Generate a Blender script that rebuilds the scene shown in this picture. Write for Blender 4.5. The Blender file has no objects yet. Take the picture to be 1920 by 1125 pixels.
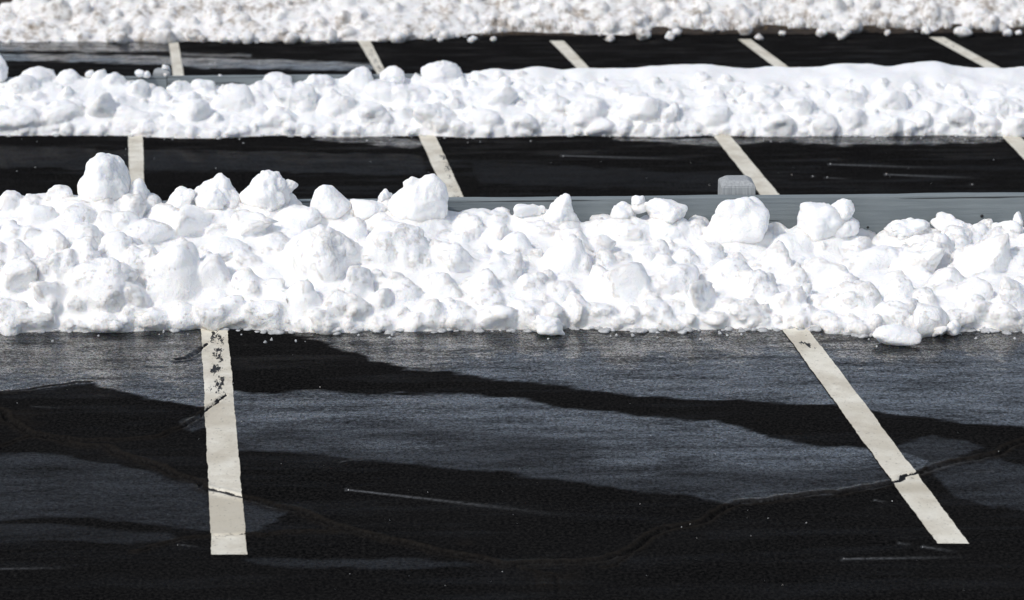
import bpy, bmesh, math, random
import numpy as np
from mathutils import Vector, Matrix

# ------------------------------------------------------------------ camera, world, sun, exposure
F_PX = 5340.0                       # focal length in photograph pixels (1920 wide)
PITCH = math.atan(1606.5 / F_PX)    # camera looks down a terraced car park
YAW = math.radians(2.2)
CAM_H = 3.79
scene = bpy.context.scene
cam_data = bpy.data.cameras.new('camera')
cam_data.sensor_width = 36.0
cam_data.lens = F_PX / 1920.0 * 36.0
cam_data.clip_start = 0.1
cam_data.clip_end = 3000.0
cam_data.dof.use_dof = True
cam_data.dof.focus_distance = 13.1
cam_data.dof.aperture_fstop = 5.0
cam = bpy.data.objects.new('camera', cam_data)
scene.collection.objects.link(cam)
cam.location = (0, 0, CAM_H)
cam.rotation_euler = (math.pi / 2 - PITCH, 0, -YAW)
scene.camera = cam

SUN_EL, SUN_AZ = math.radians(47), math.radians(217)   # azimuth of the sun seen from above, from +x
world = bpy.data.worlds.new('World')
scene.world = world
world.use_nodes = True
wn = world.node_tree
sky = wn.nodes.new('ShaderNodeTexSky')
sky.sky_type = 'NISHITA'
sky.sun_disc = False
sky.sun_elevation = SUN_EL
sky.sun_rotation = math.pi / 2 - SUN_AZ
sky.air_density = 1.0
sky.dust_density = 1.5
sky.ozone_density = 1.0
wn.nodes['Background'].inputs['Strength'].default_value = 0.15
pale = wn.nodes.new('ShaderNodeHueSaturation')      # a thin even veil of high haze pales the blue everywhere
pale.inputs['Saturation'].default_value = 0.6
wn.links.new(sky.outputs[0], pale.inputs['Color'])
wn.links.new(pale.outputs[0], wn.nodes['Background'].inputs['Color'])

sun_data = bpy.data.lights.new('sun', 'SUN')
sun_data.energy = 2.1
sun_data.angle = math.radians(0.55)
sun_data.color = (1.0, 0.97, 0.925)
sun = bpy.data.objects.new('sun', sun_data)
scene.collection.objects.link(sun)
sdir = Vector((math.cos(SUN_AZ) * math.cos(SUN_EL), math.sin(SUN_AZ) * math.cos(SUN_EL), math.sin(SUN_EL)))
sun.rotation_euler = sdir.to_track_quat('Z', 'Y').to_euler()
sun.location = sdir * 40

scene.view_settings.view_transform = 'Standard'
scene.view_settings.look = 'None'
scene.view_settings.exposure = -0.08
scene.view_settings.gamma = 1.0
scene.view_settings.use_curve_mapping = False
scene.cycles.diffuse_bounces = 4
scene.cycles.max_bounces = 6

# ------------------------------------------------------------------ helpers
rng = np.random.default_rng(11)
random.seed(11)
C = scene.collection

FWD = np.array([math.sin(YAW) * math.cos(PITCH), math.cos(YAW) * math.cos(PITCH), -math.sin(PITCH)])
RGT = np.array([math.cos(YAW), -math.sin(YAW), 0.0])
UPV = np.cross(RGT, FWD)
CAMP = np.array([0, 0, CAM_H])

def ray(px, py):
    u = (np.asarray(px, float) - 960.0) / F_PX
    v = (562.5 - np.asarray(py, float)) / F_PX
    return FWD + u[..., None] * RGT + v[..., None] * UPV

def on_z(px, py, z):
    d = ray(px, py)
    t = (z - CAM_H) / d[..., 2]
    return CAMP + t[..., None] * d

def on_y(px, py, y):
    d = ray(px, py)
    t = y / d[..., 1]
    return CAMP + t[..., None] * d

def project(P):
    d = P - CAMP
    zc = d @ FWD
    return 960 + F_PX * (d @ RGT) / zc, 562.5 - F_PX * (d @ UPV) / zc, zc

def _hash(ix, iy, iz, seed):
    n = (ix.astype(np.int64) * 374761393 + iy.astype(np.int64) * 668265263 + iz.astype(np.int64) * 2147483647 + seed * 1274126177) & 0xffffffff
    n = ((n ^ (n >> 13)) * 1274126177) & 0xffffffff
    n = (n ^ (n >> 16)) & 0xffffffff
    n = (n * 2246822519) & 0xffffffff
    return ((n ^ (n >> 15)) & 0xffffff) / float(0xffffff) * 2 - 1

def vnoise(p, seed=0):
    """smooth value noise in [-1, 1], p is (n, 3)"""
    i = np.floor(p).astype(np.int64)
    f = p - i
    f = f * f * f * (f * (f * 6 - 15) + 10)
    r = 0
    for dx in (0, 1):
        wx = f[:, 0] if dx else 1 - f[:, 0]
        for dy in (0, 1):
            wy = f[:, 1] if dy else 1 - f[:, 1]
            for dz in (0, 1):
                wz = f[:, 2] if dz else 1 - f[:, 2]
                r = r + wx * wy * wz * _hash(i[:, 0] + dx, i[:, 1] + dy, i[:, 2] + dz, seed)
    return r

def fbm(p, oct=4, seed=0, gain=0.5):
    a, s, r = 1.0, 1.0, 0
    for k in range(oct):
        r = r + a * vnoise(p * s + 17.3 * k, seed + k)
        a *= gain
        s *= 2.03
    return r

def n2(x, y, scale, oct=3, seed=0):
    p = np.stack([np.ravel(x) * scale, np.ravel(y) * scale, np.full(np.size(x), 0.37)], 1)
    return fbm(p, oct, seed).reshape(np.shape(x))

def sstep(a, b, x):
    t = np.clip((x - a) / (b - a), 0, 1)
    return t * t * (3 - 2 * t)

def smax(a, b, k):
    h = np.clip(0.5 + 0.5 * (a - b) / k, 0, 1)
    return b + (a - b) * h + k * h * (1 - h)

def mesh_from(name, V, Fq, smooth=True):
    """numpy verts (n,3) and faces (m,k) into a mesh"""
    me = bpy.data.meshes.new(name)
    V = np.ascontiguousarray(V, np.float32)
    Fq = np.ascontiguousarray(Fq, np.int32)
    k = Fq.shape[1]
    me.vertices.add(len(V))
    me.vertices.foreach_set('co', V.ravel())
    me.loops.add(Fq.size)
    me.loops.foreach_set('vertex_index', Fq.ravel())
    me.polygons.add(len(Fq))
    me.polygons.foreach_set('loop_start', np.arange(0, Fq.size, k, dtype=np.int32))
    me.polygons.foreach_set('loop_total', np.full(len(Fq), k, np.int32))
    me.update(calc_edges=True)
    if smooth:
        me.polygons.foreach_set('use_smooth', np.ones(len(Fq), bool))
    return me

def attr(me, name, vals):
    a = me.attributes.new(name, 'FLOAT', 'POINT')
    a.data.foreach_set('value', np.ascontiguousarray(np.ravel(vals), np.float32))

def grid_faces(nx, ny):
    i = np.arange(nx * ny).reshape(ny, nx)
    return np.stack([i[:-1, :-1].ravel(), i[:-1, 1:].ravel(), i[1:, 1:].ravel(), i[1:, :-1].ravel()], 1)

def link(name, me, m, parent=None, loc=None):
    o = bpy.data.objects.new(name, me)
    C.objects.link(o)
    if m is not None and not me.materials:
        me.materials.append(m)
    if parent is not None:
        o.parent = parent
    if loc is not None:
        o.location = loc
    return o

def empty(name, loc):
    o = bpy.data.objects.new(name, None)
    C.objects.link(o)
    o.empty_display_size = 0.2
    o.location = loc
    return o

def tag(o, label=None, cat=None, group=None, kind=None):
    if label: o['label'] = label
    if cat: o['category'] = cat
    if group: o['group'] = group
    if kind: o['kind'] = kind
    return o

def poly_sd(px, py, pts):
    """signed distance in photograph pixels, positive inside"""
    pts = np.array(pts, float)
    n = len(pts)
    d = np.full(np.shape(px), 1e18)
    inside = np.zeros(np.shape(px), bool)
    for i in range(n):
        a, b = pts[i], pts[(i + 1) % n]
        e = b - a
        wx, wy = px - a[0], py - a[1]
        t = np.clip((wx * e[0] + wy * e[1]) / (e @ e + 1e-9), 0, 1)
        d = np.minimum(d, (wx - e[0] * t) ** 2 + (wy - e[1] * t) ** 2)
        cond = (a[1] > py) != (b[1] > py)
        if abs(e[1]) > 1e-9:
            xi = a[0] + (py - a[1]) / e[1] * e[0]
            inside ^= cond & (px < xi)
    d = np.sqrt(d)
    return np.where(inside, d, -d)

def seg_dist(x, y, P):
    """distance from points to a polyline, and the position along it (0..1)"""
    P = np.array(P, float)
    L = np.r_[0, np.cumsum(np.hypot(*(P[1:, :2] - P[:-1, :2]).T))]
    best = np.full(np.shape(x), 1e9)
    along = np.zeros(np.shape(x))
    for i in range(len(P) - 1):
        a, b = P[i, :2], P[i + 1, :2]
        e = b - a
        t = np.clip(((x - a[0]) * e[0] + (y - a[1]) * e[1]) / (e @ e + 1e-12), 0, 1)
        d = np.hypot(x - a[0] - e[0] * t, y - a[1] - e[1] * t)
        m = d < best
        best = np.where(m, d, best)
        along = np.where(m, (L[i] + t * (L[i + 1] - L[i])) / L[-1], along)
    return best, along

# ------------------------------------------------------------------ materials
class NT:
    def __init__(self, name):
        self.m = bpy.data.materials.new(name)
        self.m.use_nodes = True
        self.t = self.m.node_tree
        self.b = self.t.nodes['Principled BSDF']
    def n(self, kind, **kw):
        nd = self.t.nodes.new(kind)
        for k, v in kw.items():
            if k.startswith('i_'):
                nd.inputs[k[2:].replace('_', ' ')].default_value = v
            else:
                setattr(nd, k, v)
        return nd
    def l(self, a, b):
        self.t.links.new(a, b)
    def noise(self, vec, scale, detail=3, rough=0.55):
        nd = self.n('ShaderNodeTexNoise')
        nd.inputs['Scale'].default_value = scale
        nd.inputs['Detail'].default_value = detail
        nd.inputs['Roughness'].default_value = rough
        self.l(vec, nd.inputs['Vector'])
        return nd.outputs['Fac']
    def ramp(self, fac, stops):
        r = self.n('ShaderNodeValToRGB')
        els = r.color_ramp.elements
        while len(els) < len(stops): els.new(0.5)
        for e, (p, c) in zip(els, stops):
            e.position = p
            e.color = (c, c, c, 1) if not isinstance(c, tuple) else (*c, 1)
        self.l(fac, r.inputs['Fac'])
        return r.outputs['Color']
    def math(self, op, a, b=None, clamp=False):
        nd = self.n('ShaderNodeMath', operation=op, use_clamp=clamp)
        for i, v in enumerate((a, b)):
            if v is None: continue
            if isinstance(v, (int, float)): nd.inputs[i].default_value = v
            else: self.l(v, nd.inputs[i])
        return nd.outputs[0]
    def mix(self, fac, a, b):
        nd = self.n('ShaderNodeMix', data_type='RGBA')
        for i, v in ((0, fac), (6, a), (7, b)):
            if isinstance(v, (int, float)): nd.inputs[i].default_value = v
            elif isinstance(v, tuple): nd.inputs[i].default_value = (*v, 1)
            else: self.l(v, nd.inputs[i])
        return nd.outputs[2]
    def mixf(self, fac, a, b):
        nd = self.n('ShaderNodeMix', data_type='FLOAT')
        for i, v in ((0, fac), (2, a), (3, b)):
            if isinstance(v, (int, float)): nd.inputs[i].default_value = v
            else: self.l(v, nd.inputs[i])
        return nd.outputs[0]
    def pos(self):
        return self.n('ShaderNodeNewGeometry').outputs['Position']
    def att(self, name):
        return self.n('ShaderNodeAttribute', attribute_name=name).outputs['Fac']
    def bump(self, h, strength, dist):
        b = self.n('ShaderNodeBump')
        b.inputs['Distance'].default_value = dist
        if isinstance(strength, (int, float)): b.inputs['Strength'].default_value = strength
        else: self.l(strength, b.inputs['Strength'])
        self.l(h, b.inputs['Height'])
        self.l(b.outputs[0], self.b.inputs['Normal'])

def snow_material(name, dirt=0.0, fine=1.0, col=(0.955, 0.95, 0.942)):
    t = NT(name)
    p = t.pos()
    tone = t.ramp(t.noise(p, 5.5, 4), [(0.3, (col[0] * 0.955, col[1] * 0.955, col[2] * 0.95)), (0.7, col)])
    if dirt > 0:
        a = t.noise(p, 2.6, 5, 0.7)
        b = t.noise(p, 11, 4, 0.7)
        s = t.math('ADD', t.math('MULTIPLY', a, 0.5), t.math('MULTIPLY', b, 0.5))
        msk = t.ramp(s, [(0.49, 0.0), (0.61, dirt)])
        tone = t.mix(msk, tone, (0.26, 0.20, 0.14))
    t.l(tone, t.b.inputs['Base Color'])
    t.b.inputs['Roughness'].default_value = 0.62
    t.b.inputs['Specular IOR Level'].default_value = 0.25
    t.b.inputs['Subsurface Weight'].default_value = 0.7
    t.b.inputs['Subsurface Radius'].default_value = (0.022, 0.026, 0.032)
    t.b.inputs['Subsurface Scale'].default_value = 1.1
    if dirt == 0 and fine == 1.0:
        st = t.ramp(t.noise(p, 3.1, 5, 0.7), [(0.56, 0.0), (0.72, 0.07)])
        tone = t.mix(st, tone, (0.60, 0.55, 0.47))
        t.l(tone, t.b.inputs['Base Color'])
    g = t.noise(p, 120, 3, 0.7)
    g2 = t.math('ABSOLUTE', t.math('SUBTRACT', t.noise(p, 38, 4, 0.6), 0.5))
    where = t.ramp(t.noise(p, 6.0, 2), [(0.35, 0.25), (0.6, 1.0)])
    h = t.math('ADD', t.math('MULTIPLY', g, 0.22), t.math('MULTIPLY', t.math('MULTIPLY', g2, 2.0), where))
    t.bump(h, 0.75, 0.010 * fine)
    return t.m

M_SNOW = snow_material('snow')
M_SNOW_FAR = snow_material('trodden_snow', 0.8, 1.3, (0.89, 0.88, 0.865))
M_SNOW_MID = snow_material('clean_snow', 0, 1.5, (0.94, 0.945, 0.945))

def ice_material():
    t = NT('wet_slush')
    p = t.pos()
    tone = t.ramp(t.noise(p, 30, 4), [(0.35, (0.50, 0.51, 0.51)), (0.65, (0.84, 0.85, 0.86))])
    t.l(tone, t.b.inputs['Base Color'])
    t.b.inputs['Roughness'].default_value = 0.25
    t.b.inputs['Transmission Weight'].default_value = 0.35
    t.b.inputs['IOR'].default_value = 1.31
    t.bump(t.noise(p, 90, 3), 0.5, 0.006)
    return t.m
M_ICE = ice_material()

def asphalt_material():
    t = NT('sealed_asphalt')
    p = t.pos()
    mp = t.n('ShaderNodeMapping')
    mp.inputs['Scale'].default_value = (1.0, 1.6, 1.0)
    t.l(p, mp.inputs['Vector'])
    v = mp.outputs[0]
    wet, pale_trail, lip = t.att('wet'), t.att('pale_trail'), t.att('lip')
    ms = t.n('ShaderNodeMapping')
    ms.inputs['Scale'].default_value = (0.35, 2.4, 1.0)
    t.l(p, ms.inputs['Vector'])
    damp = t.ramp(t.noise(ms.outputs[0], 3.0, 5, 0.65), [(0.50, 0.0), (0.72, 0.09)])
    wet = t.math('MAXIMUM', wet, damp)
    ms2 = t.n('ShaderNodeMapping')
    ms2.inputs['Scale'].default_value = (0.55, 2.6, 1.0)
    t.l(p, ms2.inputs['Vector'])
    big = t.noise(v, 1.1, 4, 0.6)
    mid = t.noise(v, 24, 4, 0.7)
    fine = t.noise(p, 170, 3, 0.7)
    col = t.ramp(big, [(0.3, (0.0026, 0.0027, 0.003)), (0.7, (0.0062, 0.0063, 0.0065))])
    col = t.mix(t.ramp(t.noise(p, 75, 4, 0.75), [(0.44, 0.0), (0.66, 0.9)]), col, (0.021, 0.020, 0.019))
    brown = t.ramp(t.noise(p, 1.9, 6, 0.75), [(0.63, 0.0), (0.75, 0.45)])
    col = t.mix(brown, col, (0.013, 0.010, 0.007))
    grit = t.ramp(t.noise(p, 120, 1, 0.5), [(0.775, 0.0), (0.81, 1.0)])
    col = t.mix(t.math('MULTIPLY', grit, t.ramp(mid, [(0.5, 0.0), (0.72, 0.7)])), col, (0.12, 0.115, 0.10))
    streak = t.math('MULTIPLY', pale_trail, t.ramp(t.noise(v, 45, 4, 0.75), [(0.36, 0.0), (0.6, 1.0)]))
    col = t.mix(streak, col, (0.34, 0.35, 0.36))
    col = t.mix(t.math('MULTIPLY', lip, t.ramp(t.noise(p, 30, 4, 0.7), [(0.3, 0.2), (0.65, 1.0)])), col, (0.018, 0.0155, 0.013))
    t.l(col, t.b.inputs['Base Color'])
    # a film of melt water of uneven thickness; the dry coat stays rough
    film_n = t.math('ADD', t.math('MULTIPLY', t.noise(ms2.outputs[0], 4.5, 4, 0.62), 0.45), t.math('MULTIPLY', t.noise(v, 38, 4, 0.75), 0.55))
    grain = t.ramp(t.noise(p, 95, 3, 0.7), [(0.36, 0.25), (0.53, 1.0)])      # aggregate standing out of the film
    film = t.math('MULTIPLY', t.math('MULTIPLY', wet, t.ramp(film_n, [(0.37, 0.10), (0.56, 1.0)])), grain)
    t.l(t.mixf(film, 0.85, 0.07), t.b.inputs['Roughness'])
    t.l(t.mixf(film, 0.0, 0.45), t.b.inputs['Specular IOR Level'])
    t.b.inputs['IOR'].default_value = 1.45
    t.l(film, t.b.inputs['Coat Weight'])
    t.b.inputs['Coat Roughness'].default_value = 0.09
    t.b.inputs['Coat IOR'].default_value = 1.5
    h = t.math('ADD', t.math('MULTIPLY', fine, 0.6), mid)
    t.bump(h, t.mixf(film, 0.55, 0.2), 0.006)
    return t.m
M_ASPH = asphalt_material()

def paint_material():
    t = NT('worn_line_paint')
    p = t.pos()
    wear, shade = t.att('wear'), t.att('grime')
    ml = t.n('ShaderNodeMapping')
    ml.inputs['Scale'].default_value = (1.5, 0.42, 1.0)
    ml.inputs['Rotation'].default_value = (0, 0, 0.35)
    t.l(p, ml.inputs['Vector'])
    nz = t.math('ADD', t.math('MULTIPLY', t.noise(ml.outputs[0], 17, 5, 0.68), 1.5), t.math('SUBTRACT', t.math('MULTIPLY', t.noise(ml.outputs[0], 90, 3, 0.6), 0.6), 0.55))
    msk = t.math('GREATER_THAN', t.math('ADD', wear, nz), 1.0)
    col = t.ramp(t.noise(p, 9, 4, 0.6), [(0.3, (0.68, 0.635, 0.525)), (0.7, (0.82, 0.785, 0.68))])
    col = t.mix(shade, col, (0.47, 0.42, 0.325))
    col = t.mix(t.ramp(t.noise(p, 3.4, 5, 0.7), [(0.44, 0.0), (0.64, 0.75)]), col, (0.52, 0.465, 0.365))
    spots = t.ramp(t.noise(p, 75, 3, 0.6), [(0.62, 0.0), (0.70, 0.7)])
    col = t.mix(spots, col, (0.22, 0.20, 0.17))
    col = t.mix(msk, col, (0.010, 0.010, 0.011))
    t.l(col, t.b.inputs['Base Color'])
    t.b.inputs['Roughness'].default_value = 0.6
    t.b.inputs['Specular IOR Level'].default_value = 0.3
    t.bump(t.math('SUBTRACT', t.noise(p, 130, 3, 0.7), msk), 0.35, 0.004)
    return t.m
M_PAINT = paint_material()

def timber_material():
    t = NT('grey_painted_timber')
    p = t.pos()
    tc = t.n('ShaderNodeTexCoord').outputs['Object']
    mp = t.n('ShaderNodeMapping')
    mp.inputs['Scale'].default_value = (0.7, 9.0, 14.0)
    t.l(tc, mp.inputs['Vector'])
    g = t.noise(mp.outputs[0], 4.2, 6, 0.62)
    mp2 = t.n('ShaderNodeMapping')
    mp2.inputs['Scale'].default_value = (0.35, 7.0, 26.0)
    t.l(tc, mp2.inputs['Vector'])
    crack = t.ramp(t.noise(mp2.outputs[0], 2.1, 3, 0.5), [(0.645, 0.0), (0.665, 1.0)])
    col = t.ramp(g, [(0.3, (0.165, 0.192, 0.203)), (0.7, (0.232, 0.262, 0.272))])
    col = t.mix(t.ramp(t.noise(tc, 3.0, 4), [(0.45, 0.0), (0.75, 0.35)]), col, (0.20, 0.225, 0.23))
    col = t.mix(crack, col, (0.035, 0.04, 0.042))
    t.l(col, t.b.inputs['Base Color'])
    t.b.inputs['Roughness'].default_value = 0.7
    t.bump(t.math('SUBTRACT', t.math('ADD', g, t.math('MULTIPLY', t.noise(p, 160, 2), 0.25)), crack), 0.55, 0.006)
    return t.m
M_RAIL = timber_material()

def post_material():
    t = NT('grey_painted_post')
    tc = t.n('ShaderNodeTexCoord').outputs['Object']
    mp = t.n('ShaderNodeMapping')
    mp.inputs['Scale'].default_value = (22.0, 22.0, 1.4)
    t.l(tc, mp.inputs['Vector'])
    g = t.noise(mp.outputs[0], 5.0, 5, 0.65)
    col = t.ramp(g, [(0.32, (0.25, 0.262, 0.268)), (0.66, (0.43, 0.445, 0.45))])
    t.l(col, t.b.inputs['Base Color'])
    t.b.inputs['Roughness'].default_value = 0.75
    t.bump(g, 0.2, 0.002)
    return t.m
M_POST = post_material()

def plain_noise_material(name, a, b, scale, rough=0.9, bump=0.02):
    t = NT(name)
    p = t.pos()
    n = t.noise(p, scale, 6, 0.68)
    t.l(t.ramp(n, [(0.3, a), (0.7, b)]), t.b.inputs['Base Color'])
    t.b.inputs['Roughness'].default_value = rough
    t.bump(n, 0.8, bump)
    return t.m
M_EARTH = plain_noise_material('wet_brown_earth', (0.002, 0.0014, 0.001), (0.045, 0.028, 0.015), 8.0)
M_GROUND = plain_noise_material('winter_turf', (0.03, 0.027, 0.016), (0.085, 0.075, 0.045), 2.2)
M_WALL = plain_noise_material('grey_concrete', (0.22, 0.22, 0.21), (0.31, 0.31, 0.30), 3.0, 0.9, 0.006)
M_DARK = plain_noise_material('dark_iron', (0.008, 0.008, 0.009), (0.02, 0.02, 0.02), 60.0, 0.6, 0.002)
M_GRASS = plain_noise_material('dead_grass', (0.05, 0.034, 0.014), (0.17, 0.115, 0.05), 14.0)

# ------------------------------------------------------------------ levels of the terraced car park
Z1, Z2, Z3 = 0.0, -2.09, -4.01
# depths of the three guard lines (rail faces towards the camera)
YR1 = float(on_y(0.0 + 1380, 371, 13.16)[1]); 
YR2 = 25.60

# ---- asphalt of the near level: a fine sheet with real cracks
CR_PX = [
    (1.0, [(-60, 750), (0, 772), (62, 815), (120, 828), (200, 842), (262, 862), (330, 890), (395, 917), (455, 931), (545, 955), (600, 975), (640, 990), (720, 1010), (800, 1030), (880, 1046), (950, 1055), (1040, 1054), (1130, 1050), (1190, 1030), (1212, 1010), (1240, 998), (1290, 985), (1345, 965), (1390, 943), (1500, 930), (1640, 915), (1690, 901), (1715, 890), (1790, 868), (1870, 850), (1920, 826), (1990, 800)]),
    (0.6, [(-40, 842), (0, 838), (62, 818)]),
    (0.7, [(62, 816), (150, 825), (230, 826), (300, 819), (345, 802), (385, 772), (402, 762), (420, 745)]),
    (0.9, [(332, 676), (352, 673), (380, 655), (392, 648)]),
    (0.6, [(-40, 745), (60, 730), (172, 717)]),
    (0.6, [(255, 1033), (300, 1024), (340, 1015), (400, 1006), (465, 1003), (640, 1000)]),
    (0.4, [(930, 1053), (985, 1066), (1040, 1074), (1080, 1092)]),
    (0.45, [(1190, 1030), (1150, 1062), (1120, 1068)]),
]
def jitter_line(pts, z, seed):
    P = on_z(*np.array(pts, float).T, z)
    L = np.r_[0, np.cumsum(np.hypot(*(P[1:, :2] - P[:-1, :2]).T))]
    s = np.arange(0, L[-1], 0.018)
    x, y = np.interp(s, L, P[:, 0]), np.interp(s, L, P[:, 1])
    y = y + 0.017 * fbm(np.stack([s * 9, s * 0, s * 0], 1), 5, seed, 0.62)
    x = x + 0.012 * fbm(np.stack([s * 9, s * 0 + 4, s * 0], 1), 5, seed + 9, 0.62)
    return np.stack([x, y], 1)
CRACKS = [(w, jitter_line(p, Z1, 40 + i)) for i, (w, p) in enumerate(CR_PX)]

def crack_field(x, y):
    best = np.full(np.shape(x), 1e9)
    for w, P in CRACKS:
        d, _ = seg_dist(x, y, P)
        best = np.minimum(best, d / w)
    return best

def lot1_z(x, y, cd=None):
    if cd is None: cd = crack_field(x, y)
    wob = 0.75 + 0.35 * n2(x, y, 9.0, 2, 5)
    z = -0.016 * np.exp(-(cd / (0.0095 * wob)) ** 2) + 0.0045 * np.exp(-((cd - 0.024) / 0.012) ** 2)
    z = z + 0.0012 * n2(x, y, 3.0, 3, 77) + 0.0006 * n2(x, y, 30.0, 2, 78)
    return Z1 + z

WET1 = [
    ((1.0, 1.25, [-80, 400, 800, 1100, 1500, 2000], [625, 630, 622, 640, 628, 640], 75), [(-80, 560), (2000, 560), (2000, 806), (1900, 800), (1800, 788), (1700, 780), (1600, 762), (1500, 755), (1350, 750), (1200, 741), (1100, 730), (1000, 716), (900, 706), (850, 701), (760, 690), (700, 676), (640, 652), (590, 634), (520, 624), (432, 618), (400, 640), (385, 765), (330, 756), (260, 742), (175, 722), (60, 728), (-80, 742)]),
    ((0.95, 0.42, [450, 1000, 1440, 1700], [745, 765, 830, 850], 110), [(385, 730), (470, 737), (640, 735), (800, 739), (920, 744), (1000, 751), (1050, 762), (1100, 770), (1180, 780), (1250, 785), (1340, 791), (1440, 820), (1530, 834), (1620, 842), (1690, 850), (1740, 862), (1715, 890), (1640, 915), (1500, 930), (1390, 943), (1280, 930), (1200, 922), (1100, 909), (990, 893), (900, 884), (760, 868), (640, 855), (560, 848), (450, 844), (400, 850)]),
    (0.30, [(-80, 846), (60, 852), (160, 862), (260, 880), (350, 905), (395, 925), (455, 938), (545, 960), (500, 985), (470, 1000), (395, 992), (300, 985), (180, 968), (60, 972), (-80, 985)]),
    (0.16, [(-80, 985), (100, 985), (300, 1000), (400, 1012), (250, 1020), (100, 1015), (-80, 1020)]),
    (0.35, [(330, 790), (395, 768), (400, 800), (360, 812)]),
    (0.22, [(430, 1046), (560, 1050), (760, 1050), (920, 1058), (760, 1066), (520, 1064)]),
    (0.32, [(1735, 868), (1800, 866), (1870, 856), (2000, 900), (2000, 962), (1860, 950), (1780, 925)]),
    (0.3, [(1650, 840), (1750, 815), (1850, 840), (1760, 868), (1700, 872)]),
]
TRAIL1 = [  # thin pale trails mixed into the asphalt colour: start, end, start width px, strength
    ((650, 918), (1080, 968), 5.0, 0.60), ((1580, 1048), (1830, 1044), 5.0, 0.50), ((1466, 1097), (1620, 1094), 4.0, 0.30),
    ((1685, 1019), (1712, 1021), 4.0, 0.55), ((1730, 1025), (1800, 1036), 5.0, 0.45), ((-20, 1067), (150, 1064), 4.0, 0.40),
    ((1640, 938), (1668, 942), 3.0, 0.4), ((335, 1021), (380, 1027), 3.0, 0.4), ((1715, 893), (1870, 848), 4.0, 0.28), ((1400, 942), (1560, 920), 3.0, 0.18),
    ((365, 789), (398, 762), 4.0, 0.3), ((60, 762), (130, 766), 3.0, 0.2), ((1860, 884), (1790, 887), 3.0, 0.25), ((640, 866), (690, 855), 3.0, 0.25),
]
WET2 = [
    (0.75, [(560, 252), (640, 256), (760, 258), (795, 262), (800, 275), (770, 278), (700, 270), (600, 264)]),
    (0.85, [(1150, 250), (1250, 258), (1330, 262), (1420, 256), (1600, 256), (1780, 252), (1900, 258), (1860, 265), (1700, 270), (1580, 272), (1440, 264), (1360, 275), (1240, 266), (1150, 262)]),
    (0.10, [(-80, 270), (200, 280), (520, 285), (790, 290), (800, 330), (500, 322), (200, 318), (-80, 310)]),
    (0.06, [(880, 300), (1400, 330), (1440, 360), (900, 345)]),
]
TRAIL2 = [((1054, 292), (1320, 299), 4.0, 0.55), ((1555, 308), (1790, 316), 4.0, 0.55), ((1660, 327), (1860, 335), 4.0, 0.55), ((1548, 333), (1600, 336), 3.0, 0.4),
         ((1522, 331), (1530, 331), 3.5, 0.4), ((1230, 263), (1345, 274), 4.0, 0.45), ((1480, 258), (1780, 262), 4.0, 0.25), ((1820, 346), (1828, 346), 4, 0.4)]
WET3 = [
    (1.0, [(-80, 70), (318, 70), (330, 96), (200, 98), (-80, 94)]),
    (1.0, [(-80, 100), (150, 102), (320, 106), (480, 111), (700, 120), (720, 130), (560, 131), (360, 126), (320, 122), (150, 116), (-80, 112)]),
    (0.6, [(335, 99), (470, 102), (470, 107), (340, 105)]),
    (0.35, [(560, 70), (690, 74), (690, 82), (560, 82)]),
]
TRAIL3 = [((345, 102), (470, 106), 3.0, 0.5)]

def build_lot(name, z, xs, ys, wets, pale_trails, zf=None, edge=5.0, seed=0):
    X, Y = np.meshgrid(xs, ys)
    Zg = zf(X, Y) if zf else z + 0.0012 * n2(X, Y, 3.0, 2, 77)
    P = np.stack([X.ravel(), Y.ravel(), Zg.ravel()], 1)
    front = Y.ravel() > 6.0
    px, py, zc = project(np.where(front[:, None], P, P + [0, 30, 0]))
    edgen = edge * fbm(P * [5, 14, 1], 5, 3 + seed, 0.62)
    wet = np.zeros(len(P))
    for s, poly in wets:
        sd = poly_sd(px, py, poly) + edgen
        if isinstance(s, tuple):    # the film thins out away from its upper edge
            up = np.interp(px, s[2], s[3])
            s = s[0] + (s[1] - s[0]) * sstep(0, 1, (py - up) / s[4] + 0.5 * fbm(P * [2.2, 5, 1], 3, 8))
        wet = np.maximum(wet, s * sstep(-edge * 0.7, edge * 0.8, sd))
    pale_trail = np.zeros(len(P))
    for a, b, w, s in pale_trails:
        d, al = seg_dist(px, py, [a, b])
        ww = w * (0.45 + 1.1 * al)
        pale_trail = np.maximum(pale_trail, s * (1 - al) ** 1.5 * np.exp(-(d / (ww * 0.42)) ** 2))
        d0 = np.hypot(px - a[0], py - a[1])
        pale_trail = np.maximum(pale_trail, 0.8 * s * np.exp(-(d0 / (w * 0.5)) ** 2))
    wet *= front
    pale_trail = pale_trail * front
    me = mesh_from(name, P, grid_faces(len(xs), len(ys)))
    attr(me, 'wet', np.clip(wet, 0, 1))
    lip = np.zeros(len(P))
    if zf:
        lip = np.exp(-((crack_field(X, Y).ravel() - 0.021) / 0.010) ** 2)
        for cx, cy, rx, ry, a in ((1030, 1082, 50, 26, 0.8), (30, 785, 60, 22, 0.6), (870, 1020, 40, 8, 0.5)):     # crumbled brown patches
            lip = np.maximum(lip, a * np.exp(-((px - cx) / rx) ** 2 - ((py - cy) / ry) ** 2) * sstep(-0.3, 0.5, fbm(P * 14, 4, 61)))
    attr(me, 'lip', lip)
    attr(me, 'pale_trail', np.clip(pale_trail, 0, 1))
    return tag(link(name, me, M_ASPH), kind='structure')

def axis(lo, a, b, hi, fine, coarse):
    return np.r_[np.arange(lo, a, coarse), np.arange(a, b, fine), np.arange(b, hi + coarse * 0.5, coarse)]

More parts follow.
